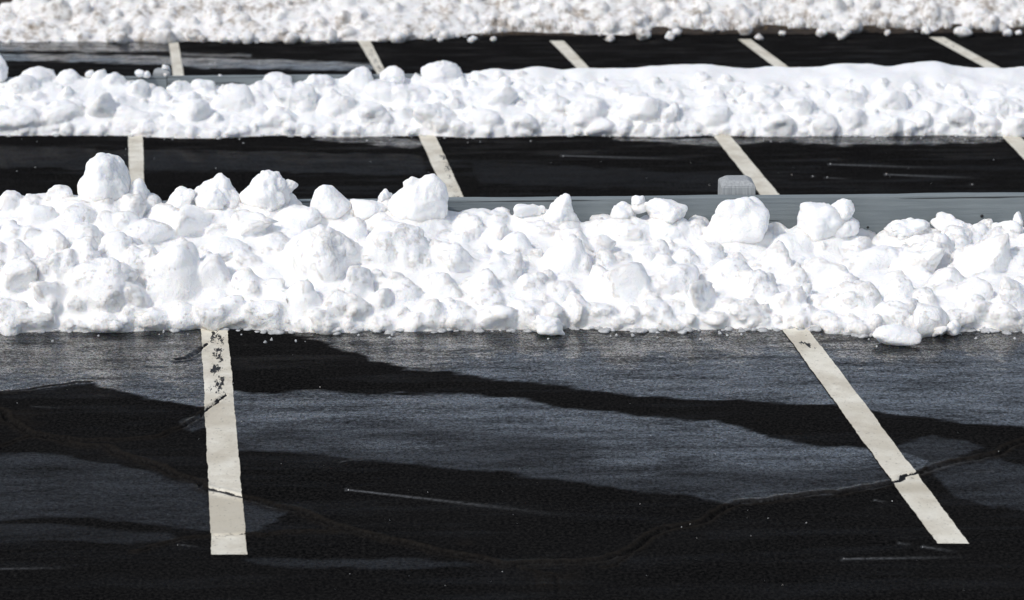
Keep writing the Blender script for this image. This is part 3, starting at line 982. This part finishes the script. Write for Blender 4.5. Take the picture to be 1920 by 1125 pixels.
# ---- near bank
FR1 = [(-700, 622), (0, 621), (100, 620), (200, 621), (300, 618), (380, 614), (440, 616), (520, 621), (640, 622), (700, 619), (790, 620), (860, 617), (960, 618), (1080, 615), (1180, 619), (1260, 620), (1340, 617), (1460, 617), (1540, 617), (1620, 628), (1740, 628), (1830, 619), (1920, 620), (2700, 622)]
CR1 = [(-700, 362), (0, 372), (60, 362), (130, 356), (250, 360), (290, 380), (340, 384), (400, 380), (470, 380), (560, 386), (640, 390), (720, 392), (860, 404), (960, 404), (1040, 412), (1110, 416), (1200, 415), (1290, 420), (1400, 428), (1480, 436), (1600, 446), (1680, 434), (1760, 428), (1850, 424), (1920, 420), (2700, 420)]
bank1 = Bank(Z1, FR1, CR1, YR1 - 0.02, power=0.46, amp=0.020, nsc=6.5, seed=3)
HERO = [  # px, py, w, h, kind, tilt, y offset from the rail face, label
    (194, 343, 98, 116, 'egg', -6, -0.13, 'tall smooth egg-shaped snow ball perched on the near bank at left', 1),
    (256, 366, 50, 58, 'block', 12, -0.10, 'shaded jagged snow piece just right of the egg-shaped ball', 2),
    (408, 370, 100, 96, 'cone', 0, -0.14, 'crumbly pointed snow chunk, left one of two rough neighbours', 5),
    (498, 366, 98, 104, 'rough', 0, -0.13, 'crumbly upright snow chunk, right one of two rough neighbours', 8),
    (541, 358, 26, 44, 'plate', 25, -0.06, 'thin snow flake leaning at the right of the crumbly upright chunk', 4),
    (332, 386, 84, 56, 'plate', -28, -0.16, 'tilted snow slab leaning left of the crumbly pointed chunk', 6),
    (613, 384, 86, 86, 'peak', -18, -0.12, 'smooth snow chunk with a small peak beside the exposed rail end', 11),
    (690, 396, 66, 50, 'block', -8, -0.14, 'low wide snow chunk left of the big smooth double-peaked one', 12),
    (722, 371, 26, 34, 'lump', 10, -0.07, 'small snow knob against the left flank of the double-peaked chunk', 13),
    (784, 378, 118, 112, 'twin', 0, -0.15, 'big smooth double-peaked snow chunk below a flaked parking line', 14),
    (990, 398, 66, 42, 'block', -14, -0.12, 'low rounded snow chunk left of the sharp wedge', 15),
    (1052, 400, 70, 76, 'wedge', 0, -0.13, 'sharp wedge of snow pointing up in front of the rail', 16),
    (1170, 402, 52, 48, 'rough', 0, -0.13, 'small crumbly snow chunk below the pebble-sized knob', 17),
    (1196, 378, 27, 26, 'ball', 0, -0.11, 'pebble-sized snow knob standing against the grey rail', 18),
    (1249, 403, 84, 62, 'block', 8, -0.15, 'blocky flat-topped snow chunk right of the small crumbly one', 19),
    (1378, 424, 128, 124, 'boss', 0, -0.20, 'largest rounded snow chunk, right in front of the timber post', 20),
    (1538, 424, 104, 94, 'boss', 0, -0.15, 'smooth hunched snow chunk casting a shadow on the rail', 21),
    (1573, 402, 66, 48, 'egg', -30, -0.15, 'rounded snow nub on the upper right of the hunched chunk', 22),
    (1785, 436, 76, 62, 'block', 5, -0.12, 'square-shouldered snow block near the right end of the rail', 23),
    (1700, 432, 92, 44, 'rough', 0, -0.11, 'low crumbly snow ridge left of the square-shouldered block', 24),
    (1908, 412, 20, 34, 'peak', -5, -0.12, 'tiny pointed snow knob at the right picture edge', 25),
    (1888, 432, 56, 40, 'ball', 0, -0.13, 'rounded snow chunk under the tiny pointed knob', 26),
]
heroes1 = []
for (px, py, w, h, kind, tilt, dy, lab, sd) in HERO:
    P = on_y(float(px), float(py), YR1 + dy)
    s = ((P - CAMP) @ FWD) / F_PX
    a, c = w / 2 * s, h / 2 * s
    b = min((a * c) ** 0.5, 0.13) * (0.45 if kind == 'plate' else 0.95)
    me, _ = unique_chunk(kind, 300 + sd, (a * 0.96, b, c * 0.96), tilt, 5 if w > 60 else 4, M_SNOW, P, 1.0 if w > 40 else 0.5)
    o = link('snow_chunk', me, None, None, P)
    tag(o, lab, 'snow chunk', 'snow chunks perched on the near bank')
    heroes1.append((P, a, b, c))

L1 = [
    (70, 412, 68, 56, 'ball', 0), (146, 412, 62, 56, 'ball', 10), (20, 385, 60, 52, 'ball', 0), (60, 380, 40, 34, 'lump', 0), (148, 446, 76, 52, 'ball', -15), (22, 440, 50, 54, 'lump', 0),
    (102, 470, 62, 70, 'lump', 8), (158, 492, 64, 88, 'ball', 12), (192, 540, 132, 112, 'lump', -10), (32, 530, 74, 92, 'block', 0), (92, 560, 70, 70, 'lump', 0), (225, 462, 80, 56, 'ball', 0), (240, 425, 58, 50, 'rough', 0),
    (268, 440, 96, 74, 'block', 20), (362, 430, 100, 86, 'block', -35), (432, 395, 52, 46, 'ball', 0), (332, 528, 112, 150, 'peak', 0), (402, 520, 96, 92, 'block', 6), (424, 472, 96, 52, 'ball', -8), (346, 596, 58, 54, 'ball', 0),
    (228, 478, 46, 40, 'ball', 0), (470, 540, 70, 80, 'lump', 0), (500, 590, 70, 50, 'ball', 0), (566, 566, 64, 78, 'peak', -10), (600, 492, 172, 132, 'lump', 8), (556, 424, 88, 66, 'ball', 0), (630, 575, 50, 60, 'block', 0),
    (420, 590, 80, 46, 'lump', 0), (285, 600, 70, 36, 'rough', 0), (200, 605, 80, 34, 'rough', 0), (60, 600, 90, 40, 'rough', 0),
    (750, 478, 136, 124, 'lump', -12), (848, 494, 96, 70, 'block', 22), (895, 424, 134, 52, 'lump', -4), (962, 468, 66, 62, 'ball', 0), (820, 432, 70, 40, 'rough', 0), (1062, 496, 96, 110, 'peak', 12), (1126, 466, 58, 54, 'block', 0),
    (1090, 588, 62, 78, 'block', 8), (1030, 608, 60, 44, 'lump', 0), (932, 596, 84, 54, 'block', -6), (892, 540, 82, 56, 'block', -14), (912, 566, 62, 46, 'ball', 0), (1240, 498, 48, 46, 'ball', 0), (1176, 548, 108, 112, 'block', 10),
    (1180, 440, 120, 60, 'lump', 0), (1010, 440, 90, 50, 'rough', 0), (810, 590, 54, 62, 'ball', 0), (714, 566, 34, 54, 'ball', 10), (662, 580, 66, 62, 'lump', 0), (750, 548, 80, 66, 'lump', 0), (862, 606, 52, 36, 'block', 0), (1000, 540, 60, 54, 'ball', 0),
    (1240, 592, 36, 40, 'ball', 0), (1366, 526, 94, 78, 'peak', -6), (1322, 484, 66, 56, 'lump', 0), (1312, 566, 62, 84, 'block', 12), (1446, 502, 82, 92, 'block', -8), (1508, 456, 84, 66, 'lump', 0), (1470, 572, 80, 70, 'lump', 0),
    (1400, 590, 80, 52, 'rough', 0), (1540, 520, 90, 80, 'lump', 0), (1600, 570, 90, 90, 'rough', 0), (1650, 500, 104, 66, 'ball', 0), (1680, 565, 80, 84, 'peak', 8), (1738, 462, 58, 54, 'ball', 0), (1766, 540, 92, 60, 'plate', -35), (1765, 480, 40, 76, 'ball', 10),
    (1850, 500, 110, 100, 'block', -20), (1860, 590, 70, 60, 'lump', 0), (1905, 560, 70, 90, 'lump', 0), (1900, 610, 44, 34, 'block', 0), (1800, 605, 60, 44, 'rough', 0), (1600, 470, 70, 50, 'lump', 0), (1660, 450, 50, 40, 'ball', 0), (1290, 440, 60, 60, 'block', 0), (1570, 612, 60, 36, 'rough', 0),
    (300, 412, 70, 64, 'wedge', -8), (470, 432, 84, 70, 'block', 18), (655, 440, 74, 70, 'wedge', 0), (930, 418, 60, 44, 'block', -16), (1100, 430, 70, 52, 'wedge', 6), (1420, 456, 70, 60, 'block', 20), (1560, 470, 60, 56, 'block', -14), (1830, 446, 64, 52, 'wedge', 0),
    (112, 372, 50, 40, 'rough', 0), (145, 392, 60, 44, 'block', 10), (240, 392, 64, 50, 'rough', 0), (278, 386, 46, 44, 'block', -20), (360, 396, 70, 54, 'rough', 0), (452, 402, 70, 52, 'lump', 0), (545, 398, 62, 46, 'rough', 0), (575, 410, 50, 44, 'block', 10),
    (650, 408, 56, 44, 'rough', 0), (735, 414, 60, 40, 'block', 0), (845, 412, 60, 36, 'rough', 0), (1020, 412, 60, 40, 'block', -10), (1130, 420, 50, 36, 'rough', 0), (1215, 424, 70, 40, 'lump', 0), (1310, 428, 56, 48, 'rough', 0), (1452, 440, 50, 44, 'rough', 0), (1620, 446, 50, 30, 'rough', 0), (1730, 440, 60, 36, 'rough', 0), (1850, 430, 46, 36, 'rough', 0),
]
reg_top = ([-200, 0, 130, 280, 560, 860, 1100, 1300, 1600, 1920, 2200], [390, 390, 380, 405, 405, 415, 425, 435, 455, 432, 432])
reg_bot = ([-200, 2200], [612, 612])
FY1 = ([-200] + [p[0] for p in FR1[1:-1]] + [2200], [622] + [p[1] + 1 for p in FR1[1:-1]] + [622])
build_fused_bank(bank1, L1, True, 215, (22, 88), M_SNOW, 'near ridge of chunky ploughed snow across the middle of the picture', (-150, 2080, reg_top, reg_bot), None, 1, 0.0105, 1.0, (-3.6, 4.0), foot_px=(26, 64), foot_y=FY1, perched=heroes1)

# loose pieces lying on the asphalt before the near bank
def loose(px, py, w, h, kind, tilt, z, label, group, m, seed, sub=4):
    P = on_z(float(px), float(py), z)
    s = ((P - CAMP) @ FWD) / F_PX
    a, c = w / 2 * s, h / 2 * s
    me, _ = unique_chunk(kind, seed, (a, (a * c) ** 0.5, c), tilt, sub, m, P, min(1.0, a / 0.1))
    o = link('snow_chunk', me, None, None, (P[0], P[1] + 0.3 * a, z + c * 0.90))
    return tag(o, label, 'snow chunk', group)
GL = 'loose snow pieces on the asphalt in front of the near bank'
loose(1682, 648, 92, 36, 'ball', 2, Z1, 'smooth elongated snow piece lying loose before the near bank', GL, M_SNOW, 61, 5)
loose(1757, 632, 34, 30, 'block', 20, Z1, 'small three-cornered snow piece right of the elongated loose one', GL, M_SNOW, 62)
loose(1788, 630, 30, 32, 'lump', 0, Z1, 'small upright snow lump, rightmost loose piece before the near bank', GL, M_SNOW, 63)
loose(1030, 628, 60, 34, 'lump', 0, Z1, 'rounded icy snow lump jutting forward from the middle of the near bank', GL, M_SNOW, 64)
loose(628, 626, 26, 12, 'block', 0, Z1, 'flat sliver of snow lying before the near bank, right of the flaked line', GL, M_SNOW, 65)

# ---- middle bank
FR2 = [(-500, 255), (0, 254), (120, 253), (240, 254), (330, 259), (420, 258), (520, 253), (640, 257), (800, 254), (900, 258), (1000, 255), (1100, 253), (1240, 257), (1330, 253), (1450, 256), (1560, 254), (1640, 255), (1760, 253), (1920, 256), (2500, 255)]
CR2 = [(-500, 146), (0, 152), (40, 146), (130, 144), (240, 148), (268, 156), (292, 164), (312, 166), (340, 158), (400, 158), (425, 166), (450, 166), (475, 154), (520, 150), (640, 148), (800, 146), (850, 141), (930, 131), (1000, 129), (1060, 131), (1150, 132), (1220, 129), (1300, 125), (1330, 122), (1400, 126), (1470, 123), (1540, 125), (1625, 118), (1700, 122), (1760, 120), (1830, 123), (1920, 120), (2500, 122)]
bank2 = Bank(Z2, FR2, CR2, YR2 - 0.02, power=0.52, amp=0.024, nsc=5.0, seed=23)
def zone2(px, py):
    px, py = np.asarray(px, float), np.asarray(py, float)
    lim = np.interp(px, [0, 850, 900, 1050, 1200, 1300, 1420, 1550, 1920], [0, 0, 143, 146, 150, 147, 158, 160, 152]) + 5 * np.sin(px * 0.031) + 4 * np.sin(px * 0.083)
    return sstep(-9, 7, lim - py) * sstep(840, 900, px)
L2 = [(828, 143, 74, 54, 'ball', 0), (735, 142, 44, 38, 'peak', 10), (668, 152, 58, 56, 'peak', 15), (185, 150, 30, 44, 'peak', 20), (72, 150, 60, 44, 'lump', 0), (45, 165, 60, 44, 'ball', 0), (130, 150, 50, 34, 'lump', 0),
      (215, 155, 40, 36, 'rough', 0), (255, 172, 50, 44, 'lump', 0), (335, 168, 44, 34, 'rough', 0), (380, 165, 46, 32, 'rough', 0), (440, 200, 76, 76, 'ball', 0), (300, 185, 40, 40, 'lump', 0), (520, 160, 56, 44, 'lump', 0), (600, 160, 60, 40, 'rough', 0), (555, 195, 80, 70, 'lump', 0), (640, 200, 80, 60, 'lump', 0),
      (520, 225, 70, 46, 'lump', 0), (120, 215, 80, 50, 'lump', 0), (40, 225, 90, 44, 'rough', 0), (195, 210, 56, 70, 'block', 0), (250, 225, 80, 50, 'lump', 0), (360, 215, 70, 60, 'lump', 0),
      (720, 180, 70, 50, 'ball', 0), (700, 220, 70, 50, 'lump', 0), (820, 225, 90, 60, 'block', 8), (770, 185, 70, 54, 'lump', 0), (865, 245, 40, 30, 'block', 0), (940, 190, 60, 64, 'block', 0), (910, 225, 50, 40, 'ball', 0), (985, 235, 56, 40, 'block', 0), (1040, 200, 60, 50, 'lump', 0), (1100, 215, 80, 60, 'lump', 0), (1130, 240, 60, 36, 'block', 0), (1210, 215, 90, 66, 'block', 0), (1255, 220, 30, 50, 'block', 10),
      (1330, 185, 50, 40, 'ball', 0), (1430, 180, 56, 40, 'ball', 0), (1340, 220, 60, 40, 'lump', 0), (1545, 238, 48, 46, 'ball', 0), (1460, 235, 60, 40, 'lump', 0), (1590, 190, 66, 44, 'ball', 0), (1670, 195, 64, 50, 'lump', 0), (1668, 240, 58, 36, 'block', 0), (1728, 226, 30, 36, 'block', 8), (1800, 225, 52, 56, 'lump', 0), (1850, 235, 44, 36, 'ball', 0), (1870, 205, 60, 40, 'lump', 0), (1905, 240, 50, 40, 'lump', 0), (1600, 225, 50, 44, 'lump', 0), (1500, 205, 60, 40, 'lump', 0)]
reg2_top = ([-100, 0, 250, 290, 460, 500, 850, 1000, 1920, 2050], [152, 152, 150, 168, 168, 155, 148, 140, 140, 140])
reg2_bot = ([-100, 2050], [250, 250])
FY2 = ([-200] + [p[0] for p in FR2[1:-1]] + [2200], [255] + [p[1] for p in FR2[1:-1]] + [255])
build_fused_bank(bank2, L2, True, 235, (10, 34), M_SNOW_MID, 'middle snow bank with a smooth untouched crest on its right half', (-90, 2010, reg2_top, reg2_bot), zone2, 2, 0.0145, 0.85, (-5.6, 6.6), foot_px=(14, 34), foot_y=FY2, slush_n=360, slush_px=8, amp=1.2)

GM = 'small snow pieces on the middle rail'
def perch(px, py, w, h, kind, y, label, seed, m=M_SNOW_MID, group=GM):
    P = on_y(float(px), float(py), y)
    s = ((P - CAMP) @ FWD) / F_PX
    a, c = w / 2 * s, h / 2 * s
    o = link('snow_chunk', unique_chunk(kind, seed, (a, (a * c) ** 0.5, c), 0, 4, m, P, min(1.0, a / 0.1))[0], None, None, P)
    return tag(o, label, 'snow chunk', group)
perch(311, 126, 15, 10, 'lump', YR2 + 0.10, 'tiny snow crumb on top of the middle rail post', 71)
perch(310, 140, 8, 6, 'lump', YR2 + 0.03, 'tiniest snow crumb on the rail just below the post top', 72)
perch(262, 138, 18, 14, 'ball', YR2 - 0.03, 'small snow piece, left of a touching pair by the middle post', 73)
perch(274, 140, 16, 13, 'ball', YR2 - 0.03, 'small snow piece, right of a touching pair by the middle post', 74)
perch(168, 139, 18, 14, 'ball', YR2 - 0.04, 'small snow knob left of a pointed lump on the middle bank', 75)
perch(2, 128, 26, 54, 'block', YR2 - 0.02, 'tall snow block cut by the left picture edge', 76)
perch(413, 142, 8, 5, 'lump', YR2 + 0.02, 'lone snow crumb on the bare middle rail', 77)

# ---- far bank on its earth berm
FR3 = [(-400, 78), (0, 79), (100, 78), (200, 78), (260, 76), (330, 76), (450, 78), (600, 76), (700, 77), (800, 72), (900, 65), (960, 62), (1100, 65), (1180, 66), (1230, 56), (1300, 56), (1330, 60), (1400, 60), (1430, 53), (1500, 55), (1570, 59), (1640, 53), (1750, 60), (1790, 51), (1860, 56), (1920, 53), (2400, 54)]
CR3 = [(-400, 14), (-20, 14), (38, 10), (48, -8), (120, -8), (138, 2), (150, -26), (260, -40), (700, -50), (1200, -50), (1900, -46), (2400, -46)]
YC3 = 39.75
bank3 = Bank(Z3, FR3, CR3, YC3, power=0.85, amp=0.055, nsc=5.0, seed=43, back=0.25)
BF = on_z(*np.array([(-400, 76), (0, 76), (500, 75), (800, 72), (900, 70), (1300, 67), (1900, 64), (2400, 64)], float).T, Z3)
def berm():
    xs = np.arange(-26, 26.1, 0.06)
    s = np.linspace(0, 3.0, 60)
    X, S = np.meshgrid(xs, s)
    yf = np.interp(X, BF[:, 0], BF[:, 1])
    Y = yf - 0.05 + S
    Yc = np.minimum(Y, YC3)
    t = np.clip((Y - yf) / 1.3, 0, 3)
    hb = bank3.base(X, Yc) - 0.09
    Zg = Z3 - 0.05 + np.minimum(0.45 * np.clip(S - 0.03, 0, 9) + 0.04 * n2(X, Y, 4.0, 4, 88), np.maximum(hb - Z3, 0.02 + 0.10 * S) + 0.02)
    me = mesh_from('earth_berm', np.stack([X.ravel(), Y.ravel(), Zg.ravel()], 1), grid_faces(len(xs), len(s)))
    tag(link('earth_berm', me, M_EARTH), kind='structure')
berm()
reg3_top = ([-100, 0, 40, 60, 2050], [12, 12, 8, -25, -25])
reg3_bot = ([-100, 800, 900, 1300, 2050], [75, 73, 62, 56, 52])
FY3 = ([-200] + [p[0] for p in FR3[1:-1]] + [2200], [78] + [p[1] + 1 for p in FR3[1:-1]] + [52])
build_fused_bank(bank3, [(62, 24, 60, 50, 'block', 0), (105, 30, 70, 60, 'lump', -20), (150, 22, 40, 40, 'lump', 0), (225, 60, 40, 34, 'block', 10)], True, 290, (13, 36), M_SNOW_FAR, 'far bank of grubby lumpy snow along the top of the picture', (-60, 1980, reg3_top, reg3_bot), None, 3, 0.028, 1.7, (-8.2, 9.4), smooth_it=3, coarse=0.08, foot_px=(10, 36), foot_y=FY3, slush_n=60, slush_px=6, foot_j=0.35)

def tufts():
    """brown dead grass sticking out of the foot of the berm: one mass"""
    V, Fi, nv = [], [], 0
    for i in range(2600):
        px = random.uniform(230, 1960)
        if px < 860 and random.random() > 0.12: continue
        py = np.interp(px, [230, 850, 1300, 1920], [77, 69, 63, 60]) - random.uniform(0, 9)
        if n2(np.array([px * 0.012]), np.array([0.0]), 1.0, 3, 99)[0] < -0.12: continue
        p = on_z(float(px), float(py) , Z3)
        z = Z3 + max(0.0, (p[1] - np.interp(p[0], BF[:, 0], BF[:, 1])) * 0.4) * 0.8
        h = random.uniform(0.03, 0.10); w = random.uniform(0.003, 0.006)
        a = random.uniform(0, 6.28); lean = random.uniform(0.2, 1.1) * h
        c = np.array([p[0], p[1], z - 0.01])
        sx, sy = math.cos(a + 1.57) * w, math.sin(a + 1.57) * w
        V += [c + [sx, sy, 0], c - [sx, sy, 0], c + [lean * math.cos(a), lean * math.sin(a) , h]]
        Fi.append((nv, nv + 1, nv + 2)); nv += 3
    me = mesh_from('dead_grass', np.array(V), np.array(Fi), False)
    tag(link('dead_grass', me, M_GRASS), 'brown dead grass poking out under the far snow bank', 'grass', kind='stuff')
tufts()

GF = 'snow balls rolled onto the far parking row'
FB = [(1208, 76, 28, 24, 'ball', 'largest round snow ball lying clear of the far bank'), (1256, 75, 20, 17, 'ball', 'lower ball of the leaning pair right of the largest far ball'), (1269, 68, 20, 16, 'ball', 'upper ball of the leaning pair right of the largest far ball'),
      (1144, 79, 18, 14, 'lump', 'small snow ball left of the largest far ball'), (886, 80, 18, 13, 'lump', 'small snow lump, bigger of two between the second and third far lines'), (925, 78, 12, 10, 'ball', 'small snow lump, lesser of two between the second and third far lines'),
      (825, 79, 11, 8, 'lump', 'tiny snow crumb, leftmost of the loose ones below the far bank'), (1423, 76, 17, 13, 'ball', 'small snow ball beside the top of the fourth far line'), (1332, 63, 26, 18, 'ball', 'snow ball touching the far bank left of the fourth far line'),
      (1541, 70, 21, 18, 'ball', 'oval snow ball standing alone right of the fourth far line'), (1582, 74, 28, 18, 'lump', 'front lump of a three-lump snow cluster below the far bank'), (1590, 62, 26, 18, 'ball', 'upper lump of a three-lump snow cluster below the far bank'),
      (1664, 66, 12, 11, 'ball', 'small snow ball between the three-lump cluster and the last far line'), (1738, 66, 22, 18, 'lump', 'snow lump touching the top of the last far line'), (1806, 70, 34, 20, 'ball', 'wide snow ball right of the last far line'), (1814, 58, 20, 18, 'ball', 'snow ball sitting behind the wide ball right of the last far line'),
      (1889, 69, 17, 16, 'ball', 'round snow ball second from the right picture edge at top'), (1910, 67, 12, 11, 'ball', 'small round snow ball nearest the right picture edge at top'), (1467, 68, 14, 10, 'lump', 'small flat snow lump between the fourth far line and the oval ball'), (1354, 60, 14, 12, 'ball', 'tiny round snow ball left of the fourth far line, by the bank')]
for i, (px, py, w, h, k, lab) in enumerate(FB):
    loose(px, py, w, h, k, 0, Z3, lab, GF, M_SNOW_FAR, 400 + i, 3)

# ------------------------------------------------------------------ grit and ice specks scattered on the asphalt
def specks(name, label, n, pxr, pyr, size, m, z, seed, spots=()):
    r_ = np.random.default_rng(seed)
    S, Fi = chunk_shape('block', 50, 1)
    VV, FF, nv = [], [], 0
    pts = [(r_.uniform(*pxr), r_.uniform(*pyr), size[0] + (size[1] - size[0]) * r_.uniform() ** 4) for _ in range(n)] + [(a, b, c * 0.42) for a, b, c in spots]
    for px, py, d in pts:
        P = on_z(float(px), float(py), z)
        s = d / 2 * ((P - CAMP) @ FWD) / F_PX
        VV.append(S * s * r_.uniform(0.6, 1.2, 3) + P + [0, 0, 0.4 * s])
        FF.append(Fi + nv); nv += len(S)
    o = link(name, mesh_from(name, np.concatenate(VV), np.concatenate(FF)), m)
    return tag(o, label, 'grit', kind='stuff')
specks('ice_grit', 'scattered specks of ice on the near asphalt', 70, (0, 1920), (640, 1110), (0.6, 1.8), M_SNOW, Z1, 5,
       spots=[(653, 919, 5), (1582, 1048, 5), (1440, 972, 6), (1512, 981, 6), (1278, 989, 6), (1405, 946, 4), (1402, 957, 3), (1467, 1097, 4), (600, 726, 5), (1730, 1026, 5), (1673, 940, 6), (333, 1022, 4), (1872, 847, 6), (437, 719, 5), (1294, 983, 4), (1408, 1005, 4), (942, 1072, 5), (1200, 945, 4), (1401, 971, 3)])
specks('ice_grit', 'scattered specks of ice on the middle asphalt', 25, (0, 1920), (275, 365), (0.7, 1.8), M_SNOW, Z2, 6,
       spots=[(1056, 293, 6), (1557, 308, 6), (1662, 327, 6), (1524, 331, 5), (1551, 333, 5), (1485, 328, 4), (1823, 346, 5), (32, 321, 4), (66, 314, 4)])
